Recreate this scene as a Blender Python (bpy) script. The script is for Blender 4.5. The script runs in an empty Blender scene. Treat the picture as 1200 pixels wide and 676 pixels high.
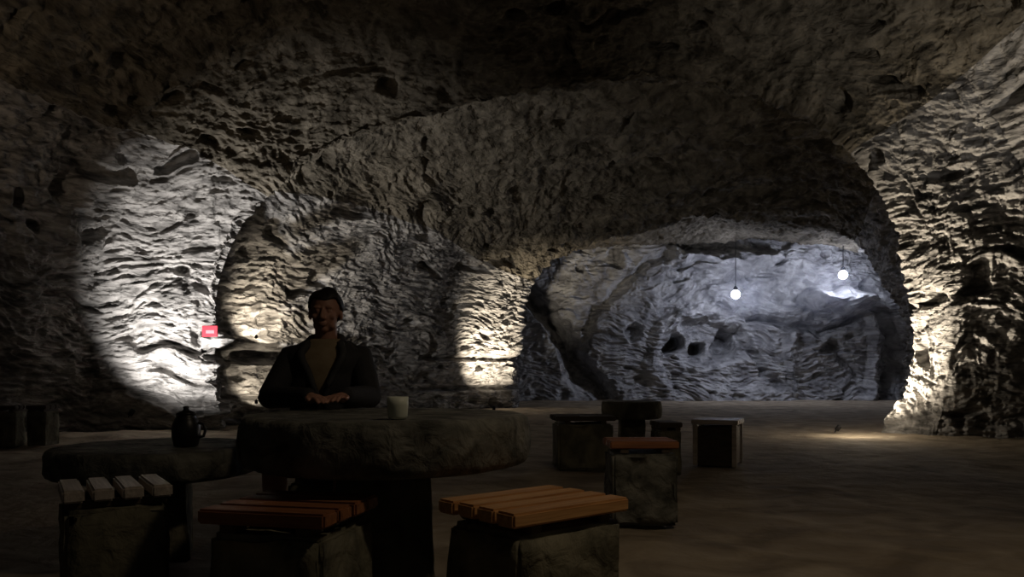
import bpy, bmesh, math, random
import numpy as np
from mathutils import Vector, Matrix

random.seed(7)
C = bpy.context.scene
COL = C.collection

# ------------------------------------------------------------------ camera, world, exposure
F = 933.0            # focal length in pixels of the 1200 px frame
HOR = 434.0          # row of the horizon
CH = 0.92            # camera height
cd = bpy.data.cameras.new('camera'); cam = bpy.data.objects.new('camera', cd); COL.objects.link(cam)
cam.location = (0, 0, CH); cam.rotation_euler = (math.radians(90), 0, 0)
cd.sensor_width = 36; cd.lens = 36 * F / 1200; cd.shift_y = (HOR - 338) / 1200
cd.clip_start = 0.05; cd.clip_end = 100
C.camera = cam
C.view_settings.view_transform = 'Standard'; C.view_settings.look = 'None'
C.view_settings.gamma = 1; C.view_settings.use_curve_mapping = False
C.view_settings.exposure = -0.3
w = bpy.data.worlds.new('world'); C.world = w; w.use_nodes = True
w.node_tree.nodes['Background'].inputs[0].default_value = (0.9, 0.85, 0.75, 1)
w.node_tree.nodes['Background'].inputs[1].default_value = 0.016
C.cycles.use_denoising = True
C.cycles.max_bounces = 5

def at(px, py, D):
    return Vector(((px - 600) / F * D, D, CH + (HOR - py) / F * D))

def lamp(name, kind, loc, power, color, target=None, size=0.1, cone=120, blend=0.6):
    l = bpy.data.lights.new(name, kind); l.energy = power; l.color = color
    if kind == 'SPOT':
        l.spot_size = math.radians(cone); l.spot_blend = blend; l.shadow_soft_size = size
    elif kind == 'POINT':
        l.shadow_soft_size = size
    o = bpy.data.objects.new(name, l); COL.objects.link(o); o.location = loc
    if target is not None:
        o.rotation_euler = (Vector(target) - Vector(loc)).to_track_quat('-Z', 'Y').to_euler()
    return o

WARM = (1.0, 0.86, 0.66); WHITE = (1.0, 0.96, 0.92); COOL = (0.76, 0.81, 1.0); SOFT = (1.0, 0.88, 0.7)
# floor uplights grazing the rock (fixtures are modelled further down)
UP = [
    # name, place, aim, power, colour, cone
    ('left_buttress',  (-5.08, 10.70, 0.40), (-4.78, 12.0, 1.62), 1000, WHITE, 98),
    ('inner_wall_high', (-4.40, 13.74, 1.53), (-4.45, 14.45, 1.95), 170, WARM, 125),
    ('inner_wall_low', (-4.35, 13.55, 0.42), (-4.5, 14.05, 0.75), 40, WARM, 110),
    ('middle_column',  (-0.40, 17.75, 0.12), (-0.36, 19.2, 1.50), 1500, WARM, 74),
    ('right_pillar',   (4.85, 11.74, 0.12), (5.9, 11.76, 1.35), 1150, WARM, 88),
]
for n, p, t, e, c, cone in UP:
    lamp('uplight_' + n, 'SPOT', p, e, c, t, 0.05, cone, 1.0)
lamp('uplight_spill', 'POINT', (4.85, 11.2, 0.40), 20, WARM, None, 0.05)
# work lamps of the far chamber
LAMPS = [at(862, 345, 23.1), at(988, 322, 23.3)]
for p in LAMPS:
    lamp('far_lamp', 'POINT', p, 800, COOL, None, 0.14)
# lamps of the front chamber, outside the frame
lamp('room_uplight_right', 'SPOT', (6.4, 5.0, 0.4), 480, (1, .93, .84), (5.3, 10.2, 5.9), 0.2, 50, 1.0)
lamp('room_uplight_left', 'SPOT', (-6.2, 4.0, 0.4), 190, (1, .78, .56), (-5.2, 9.8, 5.6), 0.2, 62, 1.0)
lamp('table_lamp', 'SPOT', (1.9, 1.9, 3.6), 78, (1, .80, .56), (1.15, 3.2, 0.4), 0.12, 98, 1.0)

# ------------------------------------------------------------------ numpy noise
def _hash(ix, iy, iz, seed):
    h = (ix.astype(np.int64) * 374761393 + iy.astype(np.int64) * 668265263 + iz.astype(np.int64) * 2147483647 + seed * 974711) & 0xffffffff
    h = ((h ^ (h >> 13)) * 1274126177) & 0xffffffff
    h = ((h ^ (h >> 16)) * 2246822519) & 0xffffffff
    return ((h ^ (h >> 15)) & 0xffffff) / float(0xffffff) * 2 - 1
def vnoise(p, seed=0):
    i = np.floor(p).astype(np.int64); f = p - i; u = f * f * f * (f * (f * 6 - 15) + 10)
    r = 0
    for dx in (0, 1):
        for dy in (0, 1):
            for dz in (0, 1):
                wt = (u[..., 0] if dx else 1 - u[..., 0]) * (u[..., 1] if dy else 1 - u[..., 1]) * (u[..., 2] if dz else 1 - u[..., 2])
                r = r + wt * _hash(i[..., 0] + dx, i[..., 1] + dy, i[..., 2] + dz, seed)
    return r
def fbm(p, octv=4, seed=0, gain=0.5):
    a, s, r = 1.0, 1.0, 0
    for k in range(octv):
        r = r + a * vnoise(p * s + 17.3 * k, seed + k); a *= gain; s *= 2.03
    return r
def ridged(p, octv=4, seed=0):
    a, s, r = 1.0, 1.0, 0
    for k in range(octv):
        r = r + a * (1 - 2.2 * np.abs(vnoise(p * s + 9.1 * k, seed + k))); a *= 0.55; s *= 2.1
    return r

# ------------------------------------------------------------------ materials
def mat(name, color, rough=0.9, noise=None, bump=None, metal=0, emit=None, trans=0, spec=None):
    m = bpy.data.materials.new(name); m.use_nodes = True
    nt = m.node_tree; b = nt.nodes['Principled BSDF']
    b.inputs['Base Color'].default_value = (*color, 1); b.inputs['Roughness'].default_value = rough
    b.inputs['Metallic'].default_value = metal
    if spec is not None: b.inputs['Specular IOR Level'].default_value = spec
    if trans: b.inputs['Transmission Weight'].default_value = trans
    if emit:
        b.inputs['Emission Color'].default_value = (*emit[0], 1); b.inputs['Emission Strength'].default_value = emit[1]
    tc = nt.nodes.new('ShaderNodeTexCoord')
    def tex(scale, detail, stretch, dist=0.0):
        mp = nt.nodes.new('ShaderNodeMapping'); mp.inputs['Scale'].default_value = stretch
        n = nt.nodes.new('ShaderNodeTexNoise'); n.inputs['Scale'].default_value = scale
        n.inputs['Detail'].default_value = detail; n.inputs['Distortion'].default_value = dist
        nt.links.new(tc.outputs['Object'], mp.inputs[0]); nt.links.new(mp.outputs[0], n.inputs['Vector'])
        return n
    if noise:
        c2, sc, stretch, lo, hi = noise
        n = tex(sc, 6, stretch, 0.8)
        r = nt.nodes.new('ShaderNodeValToRGB')
        r.color_ramp.elements[0].position = lo; r.color_ramp.elements[0].color = (*color, 1)
        r.color_ramp.elements[1].position = hi; r.color_ramp.elements[1].color = (*c2, 1)
        nt.links.new(n.outputs['Fac'], r.inputs[0]); nt.links.new(r.outputs[0], b.inputs['Base Color'])
    if bump:
        sc, stretch, dist, st = bump
        n = tex(sc, 7, stretch, 0.5)
        bp = nt.nodes.new('ShaderNodeBump'); bp.inputs['Strength'].default_value = st; bp.inputs['Distance'].default_value = dist
        nt.links.new(n.outputs['Fac'], bp.inputs['Height']); nt.links.new(bp.outputs[0], b.inputs['Normal'])
    return m

M = {}
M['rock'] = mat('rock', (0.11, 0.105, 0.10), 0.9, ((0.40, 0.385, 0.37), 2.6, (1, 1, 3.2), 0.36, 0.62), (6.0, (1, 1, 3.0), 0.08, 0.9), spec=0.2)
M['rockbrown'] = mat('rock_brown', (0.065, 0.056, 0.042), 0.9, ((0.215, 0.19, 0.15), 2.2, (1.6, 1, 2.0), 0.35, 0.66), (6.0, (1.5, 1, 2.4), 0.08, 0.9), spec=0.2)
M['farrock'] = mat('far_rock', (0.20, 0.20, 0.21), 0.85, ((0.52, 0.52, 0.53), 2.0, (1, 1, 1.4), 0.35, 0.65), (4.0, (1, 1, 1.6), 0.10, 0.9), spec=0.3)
M['ground'] = mat('packed_earth', (0.20, 0.16, 0.115), 0.92, ((0.42, 0.35, 0.26), 2.2, (1, 1, 1), 0.35, 0.68), (6.0, (1, 1, 1), 0.03, 0.8), spec=0.2)
M['stone'] = mat('hewn_stone', (0.05, 0.05, 0.042), 0.85, ((0.22, 0.215, 0.185), 7.0, (1, 1, 1.4), 0.35, 0.68), (16.0, (1, 1, 1), 0.03, 0.8), spec=0.3)
M['block'] = mat('block_stone', (0.09, 0.085, 0.06), 0.9, ((0.26, 0.24, 0.17), 6.0, (1, 1, 0.8), 0.35, 0.70), (14.0, (1, 1, 1), 0.03, 0.8), spec=0.2)
M['wood'] = mat('oiled_wood', (0.42, 0.20, 0.07), 0.5, ((0.66, 0.37, 0.15), 5.0, (0.5, 9, 9), 0.3, 0.7), (8.0, (0.5, 12, 12), 0.004, 0.5))
M['woodred'] = mat('red_brown_wood', (0.20, 0.075, 0.03), 0.55, ((0.38, 0.15, 0.06), 5.0, (0.5, 9, 9), 0.3, 0.7), (8.0, (0.5, 12, 12), 0.004, 0.5))
M['woodgrey'] = mat('weathered_wood', (0.42, 0.36, 0.31), 0.5, ((0.70, 0.62, 0.55), 5.0, (0.5, 9, 9), 0.3, 0.7), (8.0, (0.5, 12, 12), 0.004, 0.5))
M['darkwood'] = mat('dark_wood', (0.05, 0.035, 0.025), 0.7, ((0.10, 0.075, 0.05), 5.0, (1, 1, 6), 0.3, 0.7))
M['skin'] = mat('skin', (0.42, 0.22, 0.16), 0.55)
M['hair'] = mat('dark_hair', (0.012, 0.009, 0.007), 0.6, None, (60.0, (1, 1, 0.3), 0.004, 0.8))
M['jacket'] = mat('dark_jacket', (0.015, 0.015, 0.017), 0.85, ((0.025, 0.024, 0.026), 30.0, (1, 1, 1), 0.3, 0.7), (40.0, (1, 1, 1), 0.003, 0.6))
M['collar'] = mat('dark_grey_lapel', (0.035, 0.035, 0.037), 0.8)
M['shirt'] = mat('olive_brown_shirt', (0.23, 0.17, 0.10), 0.85, ((0.28, 0.22, 0.14), 20.0, (1, 1, 1), 0.3, 0.7))
M['trouser'] = mat('dark_trousers', (0.015, 0.015, 0.02), 0.9)
M['leather'] = mat('black_leather', (0.01, 0.01, 0.01), 0.45)
M['iron'] = mat('dark_iron', (0.02, 0.02, 0.022), 0.5, metal=0.6)
M['cord'] = mat('black_cable', (0.01, 0.01, 0.012), 0.6)
M['bulb'] = mat('lit_bulb', (1, 1, 1), 0.4, emit=((0.80, 0.83, 1.0), 22.0))
M['lens'] = mat('lit_lens', (1, 1, 1), 0.4, emit=((1.0, 0.85, 0.6), 4.0))
M['frost'] = mat('frosted_glass', (0.80, 0.84, 0.72), 0.45, trans=0.12)
M['wax'] = mat('candle_wax', (0.75, 0.72, 0.6), 0.5)
M['red'] = mat('red_panel', (0.32, 0.02, 0.035), 0.5)
M['pink'] = mat('pale_pink_field', (0.36, 0.14, 0.16), 0.5)
M['glaze'] = mat('dark_glazed_clay', (0.015, 0.014, 0.013), 0.4)

# ------------------------------------------------------------------ object helpers
def thing(name, label, cat, loc=(0, 0, 0), rz=0, group=None):
    o = bpy.data.objects.new(name, None); COL.objects.link(o)
    o.location = loc; o.rotation_euler = (0, 0, rz); o.empty_display_size = 0.1
    o['label'] = label; o['category'] = cat
    if group: o['group'] = group
    return o
def obj(name, bm, m, parent=None, smooth=False, label=None):
    me = bpy.data.meshes.new(name); bmesh.ops.recalc_face_normals(bm, faces=bm.faces); bm.to_mesh(me); bm.free()
    o = bpy.data.objects.new(name, me); COL.objects.link(o); me.materials.append(M[m])
    if smooth:
        for p in me.polygons: p.use_smooth = True
    if parent: o.parent = parent
    if label: o['label'] = label
    return o
def add_box(bm, c, s, rz=0, bevel=0.006, jit=0):
    r = bmesh.ops.create_cube(bm, size=1)
    vs = r['verts']
    for v in vs:
        v.co = Vector((v.co.x * s[0], v.co.y * s[1], v.co.z * s[2]))
        if jit: v.co += Vector([random.uniform(-jit, jit) for _ in range(3)])
    if bevel:
        es = list({e for v in vs for e in v.link_edges})
        rb = bmesh.ops.bevel(bm, geom=es, offset=bevel, segments=2, affect='EDGES', clamp_overlap=True)
        vs = list({v for v in rb['verts']} | {v for v in vs if v.is_valid})
    mt = Matrix.Translation(c) @ Matrix.Rotation(rz, 4, 'Z')
    for v in vs: v.co = mt @ v.co
    return vs
def add_lathe(bm, prof, seg=32, c=(0, 0, 0), cap=True):
    rings = []
    for r, z in prof:
        rings.append([bm.verts.new((c[0] + r * math.cos(2 * math.pi * k / seg), c[1] + r * math.sin(2 * math.pi * k / seg), c[2] + z)) for k in range(seg)])
    for a, b in zip(rings, rings[1:]):
        for k in range(seg): bm.faces.new((a[k], a[(k + 1) % seg], b[(k + 1) % seg], b[k]))
    if cap: bm.faces.new(rings[0][::-1]); bm.faces.new(rings[-1])
    return rings
def add_loft(bm, rings, closed=True, cap=True):
    R = [[bm.verts.new(p) for p in r] for r in rings]
    n = len(R[0])
    for a, b in zip(R, R[1:]):
        for k in range(n if closed else n - 1): bm.faces.new((a[k], a[(k + 1) % n], b[(k + 1) % n], b[k]))
    if closed and cap: bm.faces.new(R[0][::-1]); bm.faces.new(R[-1])
def add_tube(bm, pts, rad, seg=12):
    """tapering limb through points; rad one number or one per point"""
    pts = [Vector(p) for p in pts]
    if not hasattr(rad, '__len__'): rad = [rad] * len(pts)
    rings = []; up = Vector((0.13, 0.21, 0.97))
    for i, p in enumerate(pts):
        d = (pts[min(i + 1, len(pts) - 1)] - pts[max(i - 1, 0)]).normalized()
        if abs(d.dot(up)) > 0.95: up = Vector((0.9, 0.3, 0.1))
        x = d.cross(up).normalized(); y = d.cross(x).normalized()
        rings.append([p + rad[i] * (x * math.cos(2 * math.pi * k / seg) + y * math.sin(2 * math.pi * k / seg)) for k in range(seg)])
    add_loft(bm, rings)
    for i in (0, -1):
        s = bmesh.ops.create_icosphere(bm, subdivisions=2, radius=rad[i] * 0.99)
        for v in s['verts']: v.co += pts[i]
def add_ball(bm, c, s, sub=3):
    r = bmesh.ops.create_icosphere(bm, subdivisions=sub, radius=1)
    for v in r['verts']: v.co = Vector((v.co.x * s[0], v.co.y * s[1], v.co.z * s[2])) + Vector(c)
    return r['verts']
def grid_mesh(name, P, m, kind='structure'):
    """P: array (rows, cols, 3)"""
    nr, nc = P.shape[:2]
    me = bpy.data.meshes.new(name)
    idx = np.arange(nr * nc).reshape(nr, nc)
    f = np.stack([idx[:-1, :-1], idx[:-1, 1:], idx[1:, 1:], idx[1:, :-1]], -1).reshape(-1, 4)
    me.vertices.add(nr * nc); me.vertices.foreach_set('co', P.reshape(-1).astype(np.float32))
    me.loops.add(f.size); me.loops.foreach_set('vertex_index', f.reshape(-1).astype(np.int32))
    me.polygons.add(len(f)); me.polygons.foreach_set('loop_start', np.arange(0, f.size, 4, dtype=np.int32))
    me.update(calc_edges=True); me.validate()
    me.polygons.foreach_set('use_smooth', np.ones(len(me.polygons), dtype=bool))
    me.materials.append(M[m])
    o = bpy.data.objects.new(name, me); COL.objects.link(o)
    if kind: o['kind'] = kind
    return o
def rough(o, amp, scale, seed=1, sub=0):
    me = o.data; n = len(me.vertices)
    co = np.zeros(n * 3, np.float32); me.vertices.foreach_get('co', co); co = co.reshape(-1, 3).astype(float)
    no = np.zeros(n * 3, np.float32); me.vertices.foreach_get('normal', no); no = no.reshape(-1, 3)
    d = fbm(co * scale + seed * 3.7, 4, seed) * amp
    me.vertices.foreach_set('co', (co + no * d[:, None]).astype(np.float32).reshape(-1)); me.update()

# ------------------------------------------------------------------ the cave shell: a loft of arched sections
def sec(pts, D, dz=0):
    out = []
    for k, (px, py) in enumerate(pts):
        d = D[k] if hasattr(D, '__len__') else D
        p = at(px, HOR if py is None else py, d)
        if py is None: p.z = -0.15
        p.z += dz
        out.append(p)
    return out
def arch(Y, xl, xr, h):
    zs = [-0.15, 0.22 * h, 0.48 * h, 0.72 * h, 0.90 * h, h, 0.97 * h, 0.84 * h, 0.55 * h, 0.25 * h, -0.15]
    xs = [0.0, -0.03, 0.0, 0.08, 0.24, 0.48, 0.70, 0.88, 0.985, 1.02, 1.0]
    return [Vector((xl + (xr - xl) * x, Y, z)) for x, z in zip(xs, zs)]
_ = None
S = [
    arch(-4, -7.0, 7.4, 5.8),
    arch(4, -7.2, 7.8, 6.1),
    arch(8.5, -7.3, 7.9, 6.1),
    sec([(28, _), (32, 400), (52, 285), (125, 140), (330, 32), (670, -5), (970, -2), (1130, 85), (1215, 240), (1235, 400), (1240, _)],
        [10.9, 10.9, 10.9, 10.8, 10.8, 10.7, 10.6, 10.5, 10.5, 10.5, 10.5]),
    sec([(105, _), (105, 410), (120, 290), (215, 165), (380, 85), (680, 45), (940, 40), (1085, 120), (1122, 260), (1118, 395), (1092, _)],
        [11.7, 11.7, 11.7, 11.6, 11.5, 11.3, 11.2, 11.1, 11.1, 11.1, 11.1]),
    sec([(262, _), (257, 420), (262, 325), (315, 232), (430, 160), (690, 102), (900, 104), (1008, 168), (1056, 275), (1070, 395), (1024, _)],
        [12.4, 12.4, 12.4, 12.3, 12.2, 12.0, 11.9, 11.8, 11.8, 11.8, 11.8]),
    sec([(248, _), (246, 420), (250, 320), (300, 220), (425, 150), (690, 100), (905, 102), (1050, 165), (1115, 280), (1120, 400), (1120, _)], 13.4),
    sec([(330, _), (330, 420), (335, 320), (380, 230), (480, 168), (690, 132), (905, 135), (1050, 190), (1115, 290), (1130, 400), (1130, _)], 14.6),
    sec([(460, _), (455, 430), (460, 340), (500, 260), (590, 215), (740, 195), (900, 195), (1020, 235), (1085, 320), (1105, 400), (1105, _)], 17.0),
    sec([(530, _), (530, 430), (530, 360), (555, 300), (630, 262), (750, 240), (900, 238), (1012, 265), (1070, 340), (1080, 410), (1075, _)], 18.6),
    sec([(602, _), (603, 430), (603, 370), (616, 325), (662, 295), (760, 270), (900, 262), (1000, 283), (1046, 350), (1056, 420), (1050, _)], 19.8),
    sec([(596, _), (594, 430), (592, 370), (600, 318), (650, 285), (760, 258), (900, 254), (1010, 272), (1066, 345), (1080, 420), (1080, _)], 20.8),
    sec([(560, _), (560, 420), (570, 360), (600, 310), (670, 290), (770, 283), (900, 280), (1010, 295), (1070, 350), (1085, 420), (1085, _)], 26.2),
]
NU = 1150
def catmull(P, t):
    """P (n, k, 3) samples, t positions in 0..n-1"""
    n = len(P); i = np.clip(np.floor(t).astype(int), 0, n - 2); f = (t - i)
    p0 = P[np.clip(i - 1, 0, n - 1)]; p1 = P[i]; p2 = P[i + 1]; p3 = P[np.clip(i + 2, 0, n - 1)]
    f = f.reshape((-1,) + (1,) * (P.ndim - 1))
    return 0.5 * (2 * p1 + (p2 - p0) * f + (2 * p0 - 5 * p1 + 4 * p2 - p3) * f**2 + (3 * p1 - p0 - 3 * p2 + p3) * f**3)
SA = np.array([[list(p) for p in s] for s in S])                  # stations, 11, 3
U = catmull(SA.transpose(1, 0, 2), np.linspace(0, 10, NU)).transpose(1, 0, 2)   # stations, NU, 3
rows = []
counts = [30, 60, 170, 100, 110, 70, 90, 170, 110, 90, 60, 130]
for k, n in enumerate(counts):
    f = np.arange(n) / n
    for q in f:
        rows.append(U[k] * (1 - q) + U[k + 1] * q)
rows.append(U[-1])
R = np.array(rows)
# soften the joints between stations slightly, keep the arch lips
for _i in range(3):
    R[1:-1] = (R[:-2] + 2 * R[1:-1] + R[2:]) / 4
def normals(P):
    du = np.gradient(P, axis=1); dv = np.gradient(P, axis=0)
    n = np.cross(du, dv); return n / (np.linalg.norm(n, axis=-1, keepdims=True) + 1e-9)
N = normals(R)
cen = np.array([1.0, 0, 2.0]); toc = cen - R; toc[..., 1] = 0
flip = np.sign((N * toc).sum(-1).mean()); N = N * flip           # pointing into the room
def rockdisp(P, big=0.22, mid=0.105, fine=0.04, seed=3):
    wv = np.stack([fbm(P * 0.45 + 5, 3, seed + 40), fbm(P * 0.45 + 9, 3, seed + 50), fbm(P * 0.45 + 21, 3, seed + 60)], -1)
    Q = P + wv * 0.30
    b = fbm(Q * 0.42, 3, seed) * big
    # tool marks: long shallow strokes, short across
    vert = np.clip((P[..., 0] - 4.3) / 0.8, 0, 1) * np.clip((13.0 - P[..., 1]) / 0.6, 0, 1)   # right pillar: the strokes run up it
    wv2 = np.stack([vnoise(P * 1.7 + 3, seed + 90), vnoise(P * 1.7 + 13, seed + 91), vnoise(P * 1.7 + 23, seed + 92)], -1)
    Q2 = Q + wv2 * 0.16
    m1 = ridged(Q2 * np.array([1.9, 1.9, 7.5]), 4, seed + 11) * 0.55 + ridged(Q * np.array([0.7, 0.7, 2.6]) + 7, 3, seed + 14) * 0.6
    m2 = ridged(Q2 * np.array([5.0, 2.0, 3.2]) + 31, 4, seed + 23) * 0.55 + ridged(Q * np.array([1.6, 0.8, 1.4]) + 3, 3, seed + 15) * 0.6
    bl = np.clip((P[..., 2] - 2.2) / 2.0, 0, 1)
    m3 = ridged(Q2 * np.array([4.0, 5.5, 1.6]) + 11, 4, seed + 33) * 0.45 + ridged(Q * np.array([1.2, 1.5, 0.6]) + 3, 3, seed + 35) * 0.5
    m = m1 * (1 - bl) + m2 * bl
    m = (m * (1 - vert) + m3 * vert) * mid * 0.5
    f = fbm(Q2 * np.array([6, 6, 16.0]), 3, seed + 5) * fine
    pit = np.clip(vnoise(Q2 * np.array([2.2, 2.2, 5.0]) + 70, seed + 77) - 0.50, 0, 0.25) * -0.8
    return b + m + f + pit
D = rockdisp(R)
ZZ = R[..., 2]; YY = R[..., 1]; XX = R[..., 0]
def band(z, z0, h): return np.clip(1 - np.abs((z - z0) / h), 0, 1) ** 0.6
# bedding ledges of the inner left wall and of the middle column
mask = ((XX < -2.4) & (YY > 12.3) & (YY < 15.6)) * 1.0
D += mask * (0.28 * band(ZZ, 1.40, 0.13) - 0.22 * band(ZZ, 1.15, 0.12) + 0.10 * band(ZZ, 1.0, 0.06) + 0.18 * band(ZZ, 0.30, 0.14))
mask = ((XX < 1.0) & (YY > 17.6) & (YY < 20.6)) * 1.0
D += mask * (-0.22 * band(ZZ, 1.20, 0.07) - 0.26 * band(ZZ, 0.50, 0.07))
R2 = R + N * D[..., None]
i1, i2 = int(NU * 0.30), int(NU * 0.70)
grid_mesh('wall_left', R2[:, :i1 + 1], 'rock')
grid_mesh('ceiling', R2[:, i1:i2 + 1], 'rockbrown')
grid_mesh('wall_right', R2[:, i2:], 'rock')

# back wall of the far chamber, with its niche, cracks and ribs
def seg_d(X, Z, pts):
    best = np.full(X.shape, 1e9)
    for (a, b), (c, d) in zip(pts, pts[1:]):
        vx, vz = c - a, d - b; t = np.clip(((X - a) * vx + (Z - b) * vz) / (vx * vx + vz * vz + 1e-9), 0, 1)
        best = np.minimum(best, np.hypot(X - a - t * vx, Z - b - t * vz))
    return best
BD = 25.0
xs = np.linspace(-2.5, 14, 620); zs = np.linspace(-0.3, 5.6, 330)
Xg, Zg = np.meshgrid(xs, zs)
Pb = np.stack([Xg, np.full(Xg.shape, BD), Zg], -1)
h = rockdisp(Pb, 0.30, 0.12, 0.05, 9)
X0, Z0 = Xg, Zg
Xg = X0 + 0.22 * fbm(Pb * 0.9 + 3, 4, 71); Zg = Z0 + 0.22 * fbm(Pb * 0.9 + 30, 4, 72)
def W(px, py): p = at(px, py, BD); return (p.x, p.z)
def line(pts, width, amt):
    global h
    d = seg_d(Xg, Zg, [W(*p) for p in pts]); h = h + amt * np.clip(1 - d / width, 0, 1) ** 0.7
nx, nz = W(832, 402)
rr = np.hypot((Xg - nx) / 1.25, (Zg - nz) / 0.95)
ang = np.clip((1.0 - rr) / 0.25, 0, 1); h = h - 0.45 * ang
for (hx, hy, ha, hb, hd) in ((793, 406, 0.30, 0.42, 1.6), (822, 412, 0.34, 0.36, 1.5), (853, 398, 0.42, 0.62, 0.9), (745, 390, 0.25, 0.4, 0.5), (968, 402, 0.3, 0.3, 0.4)):
    qx, qz = W(hx, hy); h = h - hd * np.clip((1.0 - np.hypot((Xg - qx) / ha, (Zg - qz) / hb)) / 0.4, 0, 1)
line([(778, 455), (768, 425), (772, 395), (795, 372), (840, 362)], 0.32, 0.30)
line([(612, 330), (640, 360), (668, 405), (712, 468)], 0.42, -1.2)
line([(690, 470), (664, 420), (655, 380)], 0.25, -0.3)
line([(680, 415), (700, 365), (745, 318), (800, 300)], 0.22, -0.35)
line([(868, 385), (885, 418), (908, 452)], 0.20, -0.45)
line([(885, 378), (950, 385), (1010, 372)], 0.18, -0.45)
line([(880, 366), (930, 366), (975, 358), (1005, 345)], 0.22, 0.30)
line([(948, 352), (975, 348), (1003, 352)], 0.38, 1.25)
line([(800, 300), (860, 303), (900, 300)], 0.34, 0.8)
line([(925, 392), (928, 460)], 0.16, 0.25)
line([(975, 400), (1000, 440)], 0.14, -0.3)
line([(1012, 330), (1040, 380), (1046, 420), (1034, 465)], 0.30, -0.6)
line([(1022, 375), (1030, 420), (1015, 468)], 0.22, 0.35)
h = h + 0.35 * np.clip((0.7 - Z0) / 0.7, 0, 1)
Pb[..., 1] -= h
grid_mesh('wall_back', Pb[:, ::-1], 'farrock')

# floor
xs = np.linspace(-9, 15, 420); ys = np.concatenate([np.linspace(-4, 2, 30, endpoint=False), np.linspace(2, 27, 560)])
Xf, Yf = np.meshgrid(xs, ys); Pf = np.stack([Xf, Yf, np.zeros_like(Xf)], -1)
zf = fbm(Pf * np.array([0.9, 0.9, 1]), 4, 5) * 0.018 + fbm(Pf * 5.0, 2, 8) * 0.006
near_wall = np.clip((np.abs(Xf - 0.5) - 5.0) / 2.0, 0, 1) * np.clip((13 - Yf) / 3, 0, 1)
zf = zf + near_wall * (0.10 + 0.12 * fbm(Pf * 1.3, 3, 12))
Pf[..., 2] = zf - 0.012
grid_mesh('floor', Pf, 'ground')

# ------------------------------------------------------------------ round stone tables
def stone_disc(name, r, z0, z1, m, parent, seed, wob=0.02, seg=96):
    bm = bmesh.new(); t = z1 - z0; rings = []
    prof = [(0.55, 0), (0.9, 0.0), (0.97, 0.06), (1.0, 0.2), (1.005, 0.5), (1.0, 0.8), (0.985, 0.94), (0.96, 1.0), (0.8, 1.0), (0.5, 1.0), (0.2, 1.0)]
    for a, f in prof:
        ring = []
        for k in range(seg):
            th = 2 * math.pi * k / seg
            wv = 1 + wob * (math.sin(3 * th + seed) * 0.5 + math.sin(7 * th + 2 * seed) * 0.3 + math.sin(13 * th + f * 3) * 0.25) * min(1, a)
            ring.append((r * a * wv * math.cos(th), r * a * wv * math.sin(th), z0 + t * f))
        rings.append(ring)
    add_loft(bm, rings)
    o = obj(name, bm, m, parent, True)
    me = o.data; n = len(me.vertices)
    co = np.zeros(n * 3, np.float32); me.vertices.foreach_get('co', co); co = co.reshape(-1, 3).astype(float)
    rad = np.hypot(co[:, 0], co[:, 1]); edge = (rad > r * 0.94)
    d = fbm(co * 14 + seed, 3, seed) * 0.007 * edge
    co[:, :2] *= (1 + d / np.maximum(rad, .1))[:, None]
    me.vertices.foreach_set('co', co.astype(np.float32).reshape(-1)); me.update()
    return o
def block(name, m, parent, sx, sy, z0, z1, seed, taper=0.0, amp=0.008, rz=0):
    bm = bmesh.new(); bmesh.ops.create_cube(bm, size=1)
    bmesh.ops.bevel(bm, geom=bm.edges[:], offset=0.04, segments=2, affect='EDGES')
    bmesh.ops.subdivide_edges(bm, edges=bm.edges[:], cuts=6, use_grid_fill=True)
    mt = Matrix.Rotation(rz, 4, 'Z')
    for v in bm.verts:
        f = v.co.z + 0.5; s = 1 - taper * f
        v.co = mt @ Vector((v.co.x * sx * s, v.co.y * sy * s, 0)) + Vector((0, 0, z0 + (z1 - z0) * f))
    o = obj(name, bm, m, parent, True); rough(o, amp, 7.0, seed)
    me = o.data
    for v in me.vertices:
        v.co.z = min(max(v.co.z, z0), z1)
    return o

t1 = thing('round_table', 'large round table with thick rough stone top, seated man behind it', 'table', (-0.49, 3.10, 0))
stone_disc('tabletop', 0.55, 0.56, 0.75, 'stone', t1, 1)
block('pedestal', 'block', t1, 0.38, 0.34, 0.0, 0.565, 2, 0.12, 0.012, 0.12)
t2 = thing('round_table', 'low dark round table at left carrying a dark squat pot', 'table', (-1.75, 3.92, 0))
stone_disc('tabletop', 0.48, 0.41, 0.55, 'stone', t2, 4)
block('pedestal', 'block', t2, 0.32, 0.32, 0.0, 0.415, 5, 0.1, 0.012, 0.3)
p3 = at(740, HOR, 8.3)
t3 = thing('pedestal_table', 'small dark pedestal table standing in mid cave behind the stools', 'table', (p3.x, 8.3, 0))
stone_disc('tabletop', 0.31, 0.42, 0.60, 'block', t3, 7, 0.015, 48)
block('pedestal', 'block', t3, 0.26, 0.24, 0.0, 0.425, 8, 0.05, 0.008)

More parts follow.
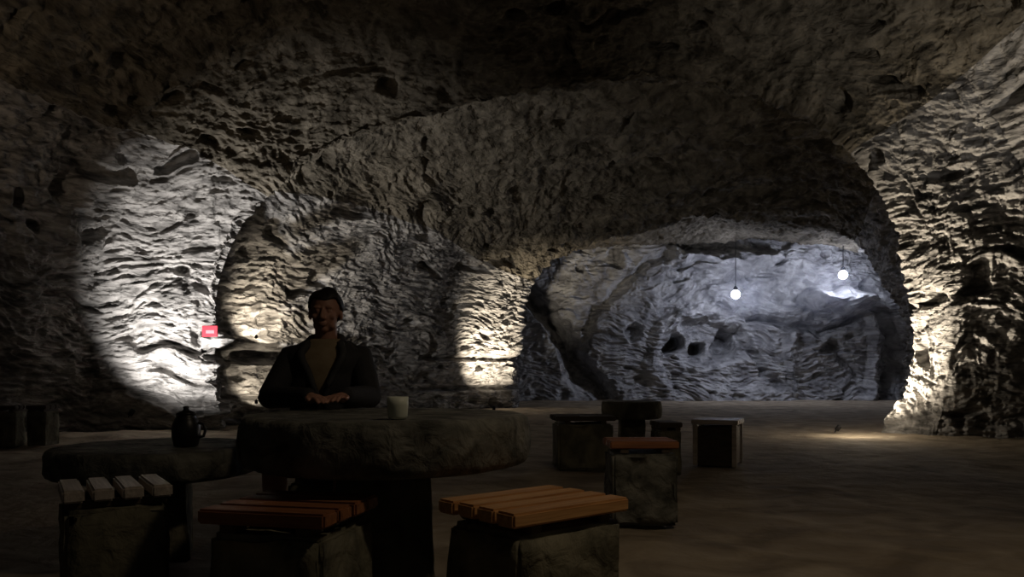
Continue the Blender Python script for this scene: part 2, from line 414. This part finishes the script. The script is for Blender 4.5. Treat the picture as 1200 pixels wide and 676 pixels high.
# ------------------------------------------------------------------ stools: a stone block under a seat of wooden slats
def stool(label, x, y, rz, sx, sy, hgt, wood, seed, n=4, bulk=0.92, slat_t=0.045, gap=0.14, group=None, taper=0.02, basemat='block'):
    t = thing('stool', label, 'stool', (x, y, 0), rz, group)
    zb = hgt - slat_t - 0.028
    block('base', basemat, t, sx * bulk, sy * bulk, 0.0, zb, seed, taper, 0.011)
    for s in (-1, 1):
        bm = bmesh.new()
        add_box(bm, (s * sx * 0.30, 0, zb + 0.014), (0.05, sy * 0.88, 0.028), 0, 0.004)
        obj('batten', bm, 'darkwood', t)
    bm = bmesh.new(); wd = sy / n
    for k in range(n):
        yy = -sy / 2 + wd * (k + 0.5)
        add_box(bm, (random.uniform(-.006, .006), yy, hgt - slat_t / 2), (sx, wd * (1 - gap), slat_t), random.uniform(-.012, .012), 0.007)
    obj('seat', bm, wood, t)
    return t
SL = 'stools with slatted seats on stone blocks'
stool('stone block stool with bright orange slatted seat, right front of round table', 0.075, 2.63, math.radians(40), 0.50, 0.40, 0.50, 'wood', 11, group=SL)
stool('stone block stool with dark red brown slats, front of round table at left', -0.70, 2.56, math.radians(-13), 0.42, 0.42, 0.50, 'woodred', 12, group=SL)
stool('stone block stool at far left whose four slat ends catch pale light', -1.50, 3.00, math.radians(122), 0.36, 0.38, 0.50, 'woodgrey', 13, gap=0.26, group=SL)
p = at(751, HOR, 4.85)
stool('tall pale stone block stool alone right of round table', p.x, 4.87, math.radians(2), 0.41, 0.34, 0.50, 'woodred', 14, n=3, group=SL, bulk=0.95, taper=0.0, basemat='stone')
p = at(682, HOR, 7.5)
stool('broad dark stool behind the right end of round table', p.x, 7.5, math.radians(5), 0.56, 0.44, 0.50, 'darkwood', 15, group=SL)
p = at(784, HOR, 7.0)
stool('dark stool partly hidden behind tall pale block stool', p.x - 0.02, 7.05, math.radians(8), 0.20, 0.34, 0.47, 'darkwood', 16, n=3, group=SL)
p = at(10, HOR, 9.6)
stool('dim dark stool at far left edge by cave wall', p.x, 9.6, 0.1, 0.30, 0.30, 0.50, 'darkwood', 17, n=3, group=SL)
p = at(45, HOR, 9.6)
stool('dim dark stool by left cave wall, right of another', p.x, 9.7, -0.1, 0.26, 0.30, 0.50, 'darkwood', 18, n=3, group=SL)
stool('stone block stool under the seated man', -0.93, 4.05, 0.05, 0.38, 0.34, 0.44, 'woodred', 19, group=SL)

# crate-like stool with upright side boards
p = at(843, HOR, 7.75)
cr = thing('crate_stool', 'boxy wooden stool with upright side boards, standing alone on open floor', 'stool', (p.x, 7.80, 0), math.radians(-24))
bm = bmesh.new()
add_box(bm, (0, 0, 0.19), (0.34, 0.34, 0.38), 0, 0.006); obj('core', bm, 'darkwood', cr)
for s in (-1, 1):
    for q in (-1, 1):
        bm = bmesh.new(); add_box(bm, (s * 0.185, q * 0.185, 0.20), (0.045, 0.045, 0.40), 0, 0.005)
        obj('corner_post', bm, 'woodgrey', cr)
bm = bmesh.new()
for k in range(3): add_box(bm, (0.181, -0.105 + 0.105 * k, 0.20), (0.022, 0.07, 0.36), 0, 0.004)
obj('side_board', bm, 'woodgrey', cr)
bm = bmesh.new()
for k in range(4): add_box(bm, (0, -0.165 + 0.11 * k, 0.425), (0.44, 0.10, 0.045), 0, 0.006)
obj('seat', bm, 'woodgrey', cr)

# ------------------------------------------------------------------ things on the tables
cz = 0.751
cup = thing('candle_glass', 'pale frosted candle glass standing on the round stone table', 'candle holder', (-0.395, 2.75, cz))
bm = bmesh.new()
add_lathe(bm, [(0.020, 0), (0.030, 0.002), (0.034, 0.012), (0.037, 0.05), (0.037, 0.078), (0.0345, 0.078), (0.034, 0.05), (0.030, 0.016), (0.010, 0.012)], 36)
obj('glass', bm, 'frost', cup, True)
bm = bmesh.new(); add_lathe(bm, [(0.012, 0.0165), (0.028, 0.0165), (0.030, 0.03), (0.030, 0.050), (0.026, 0.053), (0.006, 0.051)], 28)
obj('wax', bm, 'wax', cup, True)
bm = bmesh.new(); add_tube(bm, [(0, 0, 0.050), (0.001, 0, 0.058), (0.003, 0.001, 0.064)], 0.0012, 6); obj('wick', bm, 'cord', cup)
pot = thing('clay_pot', 'dark squat pot with lid on the low left table', 'pot', (-1.58, 3.86, 0.551))
bm = bmesh.new()
add_lathe(bm, [(0.045, 0), (0.055, 0.004), (0.066, 0.05), (0.066, 0.10), (0.052, 0.135), (0.045, 0.145), (0.048, 0.155), (0.02, 0.155)], 32)
obj('body', bm, 'glaze', pot, True)
bm = bmesh.new(); add_lathe(bm, [(0.02, 0.1555), (0.047, 0.1565), (0.042, 0.166), (0.015, 0.176), (0.012, 0.184), (0.015, 0.192), (0.008, 0.196)], 32)
obj('lid', bm, 'glaze', pot, True)
bm = bmesh.new(); add_tube(bm, [(0.062, 0, 0.115), (0.085, 0, 0.11), (0.094, 0, 0.08), (0.085, 0, 0.05), (0.064, 0, 0.045)], 0.007, 8)
obj('handle', bm, 'glaze', pot, True)

# ------------------------------------------------------------------ the seated man
PX, PY = -0.93, 3.97
man = thing('person', 'man with short dark hair in dark open jacket seated behind round table', 'person', (PX, PY, 0), math.radians(4))
def build_body():
    bm = bmesh.new()
    # head, local frame: facing -Y
    hz = 1.205
    add_ball(bm, (0, 0.010, hz + 0.030), (0.074, 0.092, 0.084))        # skull
    add_ball(bm, (0, -0.022, hz - 0.020), (0.060, 0.066, 0.075))       # face
    add_ball(bm, (0, -0.050, hz - 0.080), (0.024, 0.026, 0.020))       # chin
    for s in (-1, 1):
        add_ball(bm, (s * 0.036, -0.026, hz - 0.062), (0.020, 0.038, 0.024), 2)  # jaw
        add_ball(bm, (s * 0.040, -0.066, hz - 0.020), (0.018, 0.014, 0.016), 2)  # cheek
        add_ball(bm, (s * 0.030, -0.078, hz + 0.024), (0.020, 0.011, 0.008), 2)  # brow
        add_ball(bm, (s * 0.028, -0.073, hz + 0.008), (0.012, 0.012, 0.009), 2)  # eye
        add_ball(bm, (s * 0.076, 0.008, hz - 0.004), (0.010, 0.020, 0.031), 2)   # ear
        add_ball(bm, (s * 0.011, -0.094, hz - 0.031), (0.009, 0.010, 0.008), 2)  # nostril wing
    add_tube(bm, [(0, -0.080, hz + 0.018), (0, -0.094, hz - 0.005), (0, -0.104, hz - 0.026)], [0.009, 0.010, 0.012], 10)
    add_ball(bm, (0, -0.086, hz - 0.052), (0.022, 0.010, 0.006), 2)    # lips
    add_ball(bm, (0, -0.084, hz - 0.062), (0.019, 0.010, 0.007), 2)
    # neck
    add_tube(bm, [(0, 0.030, 1.00), (0, 0.022, 1.07), (0, 0.010, 1.14), (0, 0.005, 1.19)], [0.062, 0.056, 0.054, 0.056], 18)
    # torso rings
    rings = []
    for z, a, b, cy in [(0.46, .165, .115, 0.04), (0.52, .170, .120, 0.04), (0.62, .150, .105, 0.03), (0.74, .145, .105, 0.02), (0.86, .165, .115, 0.01),
                        (0.95, .175, .115, 0.015), (1.00, .165, .10, 0.02), (1.035, .12, .075, 0.025), (1.06, .07, .055, 0.025)]:
        rings.append([(a * math.cos(2 * math.pi * k / 32), cy + b * math.sin(2 * math.pi * k / 32), z) for k in range(32)])
    add_loft(bm, rings)
    hands = []
    for s in (-1, 1):
        # arm: shoulder, elbow, wrist; forearm lies on the table edge
        sh = Vector((s * 0.178, 0.02, 0.985)); el = Vector((s * 0.235, -0.16, 0.790)) if s > 0 else Vector((-0.225, -0.17, 0.795))
        wr = Vector((0.26 * 0 + s * 0.065 + 0.10, -0.50, 0.800))
        if s < 0: wr = Vector((0.02, -0.505, 0.800))
        else: wr = Vector((0.150, -0.47, 0.802))
        add_tube(bm, [sh + Vector((-s * 0.03, 0, 0.0)), sh, sh.lerp(el, .5), el], [0.052, 0.052, 0.045, 0.038], 16)
        add_tube(bm, [el, el.lerp(wr, .35), wr], [0.038, 0.038, 0.026], 16)
        d = (wr - el).normalized(); side = d.cross(Vector((0, 0, 1))).normalized()
        palm = wr + d * 0.048
        add_tube(bm, [wr + d * .01 - side * .012, palm - side * .014 + Vector((0, 0, -.002))], [0.019, 0.018], 12)
        add_tube(bm, [wr + d * .01 + side * .012, palm + side * .018 + Vector((0, 0, -.002))], [0.019, 0.017], 12)
        add_tube(bm, [wr, palm], [0.022, 0.019], 12)
        L = [0.062, 0.072, 0.068, 0.052]
        for k in range(4):
            off = (k - 1.5) * 0.0185 * s
            b0 = palm + side * off + d * 0.010; l = L[k]
            dn = Vector((0, 0, -1))
            add_tube(bm, [b0, b0 + d * l * .45 + dn * 0.000, b0 + d * l * .8 + dn * 0.008, b0 + d * l * 1.0 + dn * 0.018], [0.0095, 0.009, 0.0083, 0.0075], 10)
        tb = wr + d * 0.02 - side * s * 0.022
        add_tube(bm, [tb, tb + d * 0.025 - side * s * 0.020, tb + d * 0.052 - side * s * 0.026 + Vector((0, 0, -.006))], [0.013, 0.011, 0.009], 10)
        # leg
        hp = Vector((s * 0.09, 0.02, 0.535)); kn = Vector((s * 0.155, -0.44, 0.500)); an = Vector((s * 0.150, -0.36, 0.085))
        add_tube(bm, [hp, hp.lerp(kn, .5), kn], [0.078, 0.068, 0.053], 18)
        add_tube(bm, [kn, kn.lerp(an, .35), an], [0.053, 0.054, 0.036], 18)
        add_tube(bm, [an, an + Vector((0, -0.06, -0.045)), an + Vector((0, -0.16, -0.055))], [0.036, 0.032, 0.024], 12)
    o = obj('body', bm, 'skin', man, True)
    r = o.modifiers.new('fuse', 'REMESH'); r.mode = 'VOXEL'; r.voxel_size = 0.0045; r.use_smooth_shade = True
    s = o.modifiers.new('smooth', 'SMOOTH'); s.factor = 0.5; s.iterations = 3
    # hair: cap over the skull, cut at the hairline
    bm = bmesh.new()
    vs = add_ball(bm, (0, 0.016, hz + 0.036), (0.082, 0.096, 0.088), 5)
    dele = []
    for v in bm.verts:
        x, y, z = v.co.x, v.co.y, v.co.z - hz
        line_z = 0.062 if y < -0.045 else (0.062 - (y + 0.045) * 1.3 if y < 0.03 else -0.035)
        if abs(x) > 0.06 and y < -0.01: line_z = max(line_z, 0.02)
        if z < line_z: dele.append(v)
        else:
            v.co += v.co.normalized() * 0 + Vector((0, 0, 0.006 * math.sin(60 * x + 25 * y)))
    bmesh.ops.delete(bm, geom=dele, context='VERTS')
    hr = obj('hair', bm, 'hair', man, True)
    so = hr.modifiers.new('thick', 'SOLIDIFY'); so.thickness = 0.012; so.offset = 0
    # shirt
    def torso(z, grow):
        tab = [(0.46, .165, .115, 0.04), (0.52, .170, .120, 0.04), (0.62, .150, .105, 0.03), (0.74, .145, .105, 0.02), (0.86, .165, .115, 0.01), (0.95, .178, .115, 0.015), (1.00, .168, .10, 0.02), (1.035, .125, .078, 0.025), (1.065, .075, .064, 0.022), (1.085, .064, .060, 0.018)]
        a = np.interp(z, [t[0] for t in tab], [t[1] for t in tab]); b = np.interp(z, [t[0] for t in tab], [t[2] for t in tab]); c = np.interp(z, [t[0] for t in tab], [t[3] for t in tab])
        return a + grow, b + grow, c
    bm = bmesh.new(); rings = []
    for z in np.linspace(0.50, 1.075, 24):
        a, b, c = torso(z, 0.010)
        rings.append([(a * math.cos(2 * math.pi * k / 40), c + b * math.sin(2 * math.pi * k / 40), z) for k in range(40)])
    add_loft(bm, rings, True, False); sh = obj('shirt', bm, 'shirt', man, True)
    so = sh.modifiers.new('thick', 'SOLIDIFY'); so.thickness = 0.004; so.offset = 1
    # jacket: open at the front in a V, with lapels and sleeves
    bm = bmesh.new(); rings = []; edges = []
    for z in np.linspace(0.47, 1.06, 30):
        a, b, c = torso(z, 0.026 + 0.006 * math.sin(z * 40))
        half = 0.05 + max(0, (z - 0.80)) * 2.3 if z > 0.80 else 0.05
        half = min(half, 0.95) if z < 1.05 else min(half, 1.05)
        ring = []
        for k in range(49):
            th = -math.pi / 2 + half + (2 * math.pi - 2 * half) * k / 48
            ring.append((a * math.cos(th), c + b * math.sin(th), z + 0.004 * math.sin(9 * th)))
        rings.append(ring); edges.append((ring[0], ring[-1], z))
    add_loft(bm, rings, False, False); jk = obj('jacket', bm, 'jacket', man, True)
    so = jk.modifiers.new('thick', 'SOLIDIFY'); so.thickness = 0.010; so.offset = 1
    # lapel roll along the opening and round the neck
    bm = bmesh.new()
    path = [Vector(e[0]) + Vector((0.006, -0.008, 0)) for e in edges[14:]]
    path2 = [Vector(e[1]) + Vector((-0.006, -0.008, 0)) for e in edges[14:]]
    nape = [Vector((0.078 * math.cos(t), 0.022 + 0.080 * math.sin(t), 1.070 + 0.025 * math.sin(t))) for t in np.linspace(0.1, math.pi - 0.1, 14)]
    path = [p for p in path if p.z < 1.045]; path2 = [p for p in path2 if p.z < 1.045]
    if path[0].x < 0: nape = nape[::-1]
    full = path[:] + nape + path2[::-1]
    add_tube(bm, full, [0.012 + 0.010 * math.sin(math.pi * i / (len(full) - 1)) for i in range(len(full))], 10)
    obj('collar', bm, 'collar', jk, True)
    for s in (-1, 1):
        bm = bmesh.new()
        shp = Vector((s * 0.165, 0.02, 0.985)); el = Vector((s * 0.238, -0.16, 0.793))
        wr = Vector((0.02, -0.505, 0.806)) if s < 0 else Vector((0.150, -0.47, 0.808))
        wr = el.lerp(wr, 0.93)
        add_tube(bm, [shp + Vector((-s * 0.05, 0, 0.01)), shp, shp.lerp(el, .5), el], [0.060, 0.068, 0.062, 0.055], 20)
        add_tube(bm, [el, el.lerp(wr, .5), wr], [0.055, 0.049, 0.040], 20)
        so = obj('sleeve', bm, 'jacket', jk, True)
        r = so.modifiers.new('fuse', 'REMESH'); r.mode = 'VOXEL'; r.voxel_size = 0.006; r.use_smooth_shade = True
    for s in (-1, 1):
        bm = bmesh.new()
        hp = Vector((s * 0.09, 0.03, 0.54)); kn = Vector((s * 0.155, -0.44, 0.500)); an = Vector((s * 0.150, -0.36, 0.085))
        add_tube(bm, [hp, hp.lerp(kn, .5), kn, kn.lerp(an, .4), an + Vector((0, 0, .02))], [0.088, 0.080, 0.066, 0.064, 0.054], 18)
        o = obj('trouser_leg', bm, 'trouser', man, True)
        bm = bmesh.new()
        add_tube(bm, [an + Vector((0, .015, -.04)), an + Vector((0, -0.06, -0.045)), an + Vector((0, -0.17, -0.050))], [0.044, 0.041, 0.034], 14)
        for v in bm.verts: v.co.z = max(v.co.z, 0.002)
        obj('shoe', bm, 'leather', man, True)
build_body()

# ------------------------------------------------------------------ lamps
for k, pnt in enumerate(LAMPS):
    lab = ['bluish white hanging lamp left of another in the far chamber', 'bluish white hanging lamp at upper right of the far chamber'][k]
    t = thing('hanging_lamp', lab, 'lamp', pnt, 0)
    bm = bmesh.new(); add_ball(bm, (0, 0, 0), (0.13, 0.13, 0.13), 3); obj('bulb', bm, 'bulb', t, True)
    bm = bmesh.new(); add_lathe(bm, [(0.05, 0.13), (0.07, 0.135), (0.06, 0.20), (0.03, 0.24), (0.01, 0.245)], 24); obj('socket', bm, 'iron', t, True)
    top = 4.75 - pnt.z
    bm = bmesh.new(); add_tube(bm, [(0, 0, 0.24), (0, 0, top * .5), (0, 0, top)], 0.012, 8); obj('cord', bm, 'cord', t)
for (n, pp, tt, e, c, cone) in UP:
    lab = {'left_buttress': 'small round uplight at the foot of the bright left buttress',
           'inner_wall_high': 'small uplight high on the ledge left of seated man',
           'inner_wall_low': 'small uplight low on inner wall left of seated man',
           'middle_column': 'small uplight on floor before the bright middle column',
           'right_pillar': 'small uplight at the foot of the leaning right pillar'}[n]
    pv = Vector(pp); d = (Vector(tt) - pv).normalized()
    t = thing('uplight', lab, 'lamp', pv - d * 0.03, 0, 'uplights on the cave walls'); t.rotation_euler = d.to_track_quat('Z', 'Y').to_euler()
    t.scale = [0.6] * 3 if 'inner' in n else [0.8] * 3
    bm = bmesh.new(); add_lathe(bm, [(0.03, -0.10), (0.042, -0.095), (0.045, -0.01), (0.047, 0.0), (0.042, 0.0), (0.040, -0.02), (0.01, -0.02)], 24); obj('housing', bm, 'iron', t, True)
    bm = bmesh.new(); add_lathe(bm, [(0.005, -0.018), (0.038, -0.018), (0.038, -0.012), (0.005, -0.010)], 24); obj('lens', bm, 'lens', t, True)
    bm = bmesh.new(); add_tube(bm, [(0, 0, -0.09), (0, 0, -0.14)], 0.012, 8); obj('bracket', bm, 'iron', t)

# red sign on the buttress
p = at(246, 388, 12.05)
sg = thing('sign', 'small red sign with pale middle at the right edge of bright buttress', 'sign', p, math.radians(-12))
bm = bmesh.new(); add_box(bm, (0, 0, 0), (0.26, 0.02, 0.17), 0, 0.006); obj('panel', bm, 'red', sg)
bm = bmesh.new(); add_box(bm, (0.01, -0.0115, -0.01), (0.14, 0.004, 0.05), 0, 0.0015); obj('pale_field', bm, 'pink', sg)

# scattering volume added to draw the bluish halo round the far lamps
m = bpy.data.materials.new('lamp_halo'); m.use_nodes = True; nt = m.node_tree
nt.nodes.remove(nt.nodes['Principled BSDF'])
vs_ = nt.nodes.new('ShaderNodeVolumeScatter'); vs_.inputs['Density'].default_value = 0.012; vs_.inputs['Color'].default_value = (0.75, 0.8, 1, 1); vs_.inputs['Anisotropy'].default_value = 0.3
nt.links.new(vs_.outputs[0], nt.nodes['Material Output'].inputs['Volume']); M['haze'] = m
lw = nt.nodes.new('ShaderNodeTexCoord'); ln = nt.nodes.new('ShaderNodeVectorMath'); ln.operation = 'LENGTH'
nt.links.new(lw.outputs['Object'], ln.inputs[0])
mr = nt.nodes.new('ShaderNodeMapRange'); mr.inputs[1].default_value = 0.1; mr.inputs[2].default_value = 1.0; mr.inputs[3].default_value = 0.15; mr.inputs[4].default_value = 0.0
nt.links.new(ln.outputs['Value'], mr.inputs[0]); nt.links.new(mr.outputs[0], vs_.inputs['Density'])
bm = bmesh.new(); add_ball(bm, (0, 0, 0), (1, 1, 1), 4)
hz = obj('lamp_halo', bm, 'haze'); hz.location = (8.1, 22.9, 3.1); hz.scale = (2.7, 1.3, 1.2)
hz['kind'] = 'stuff'; hz['label'] = 'added bluish haze giving the far lamps their halo'; hz['category'] = 'haze'
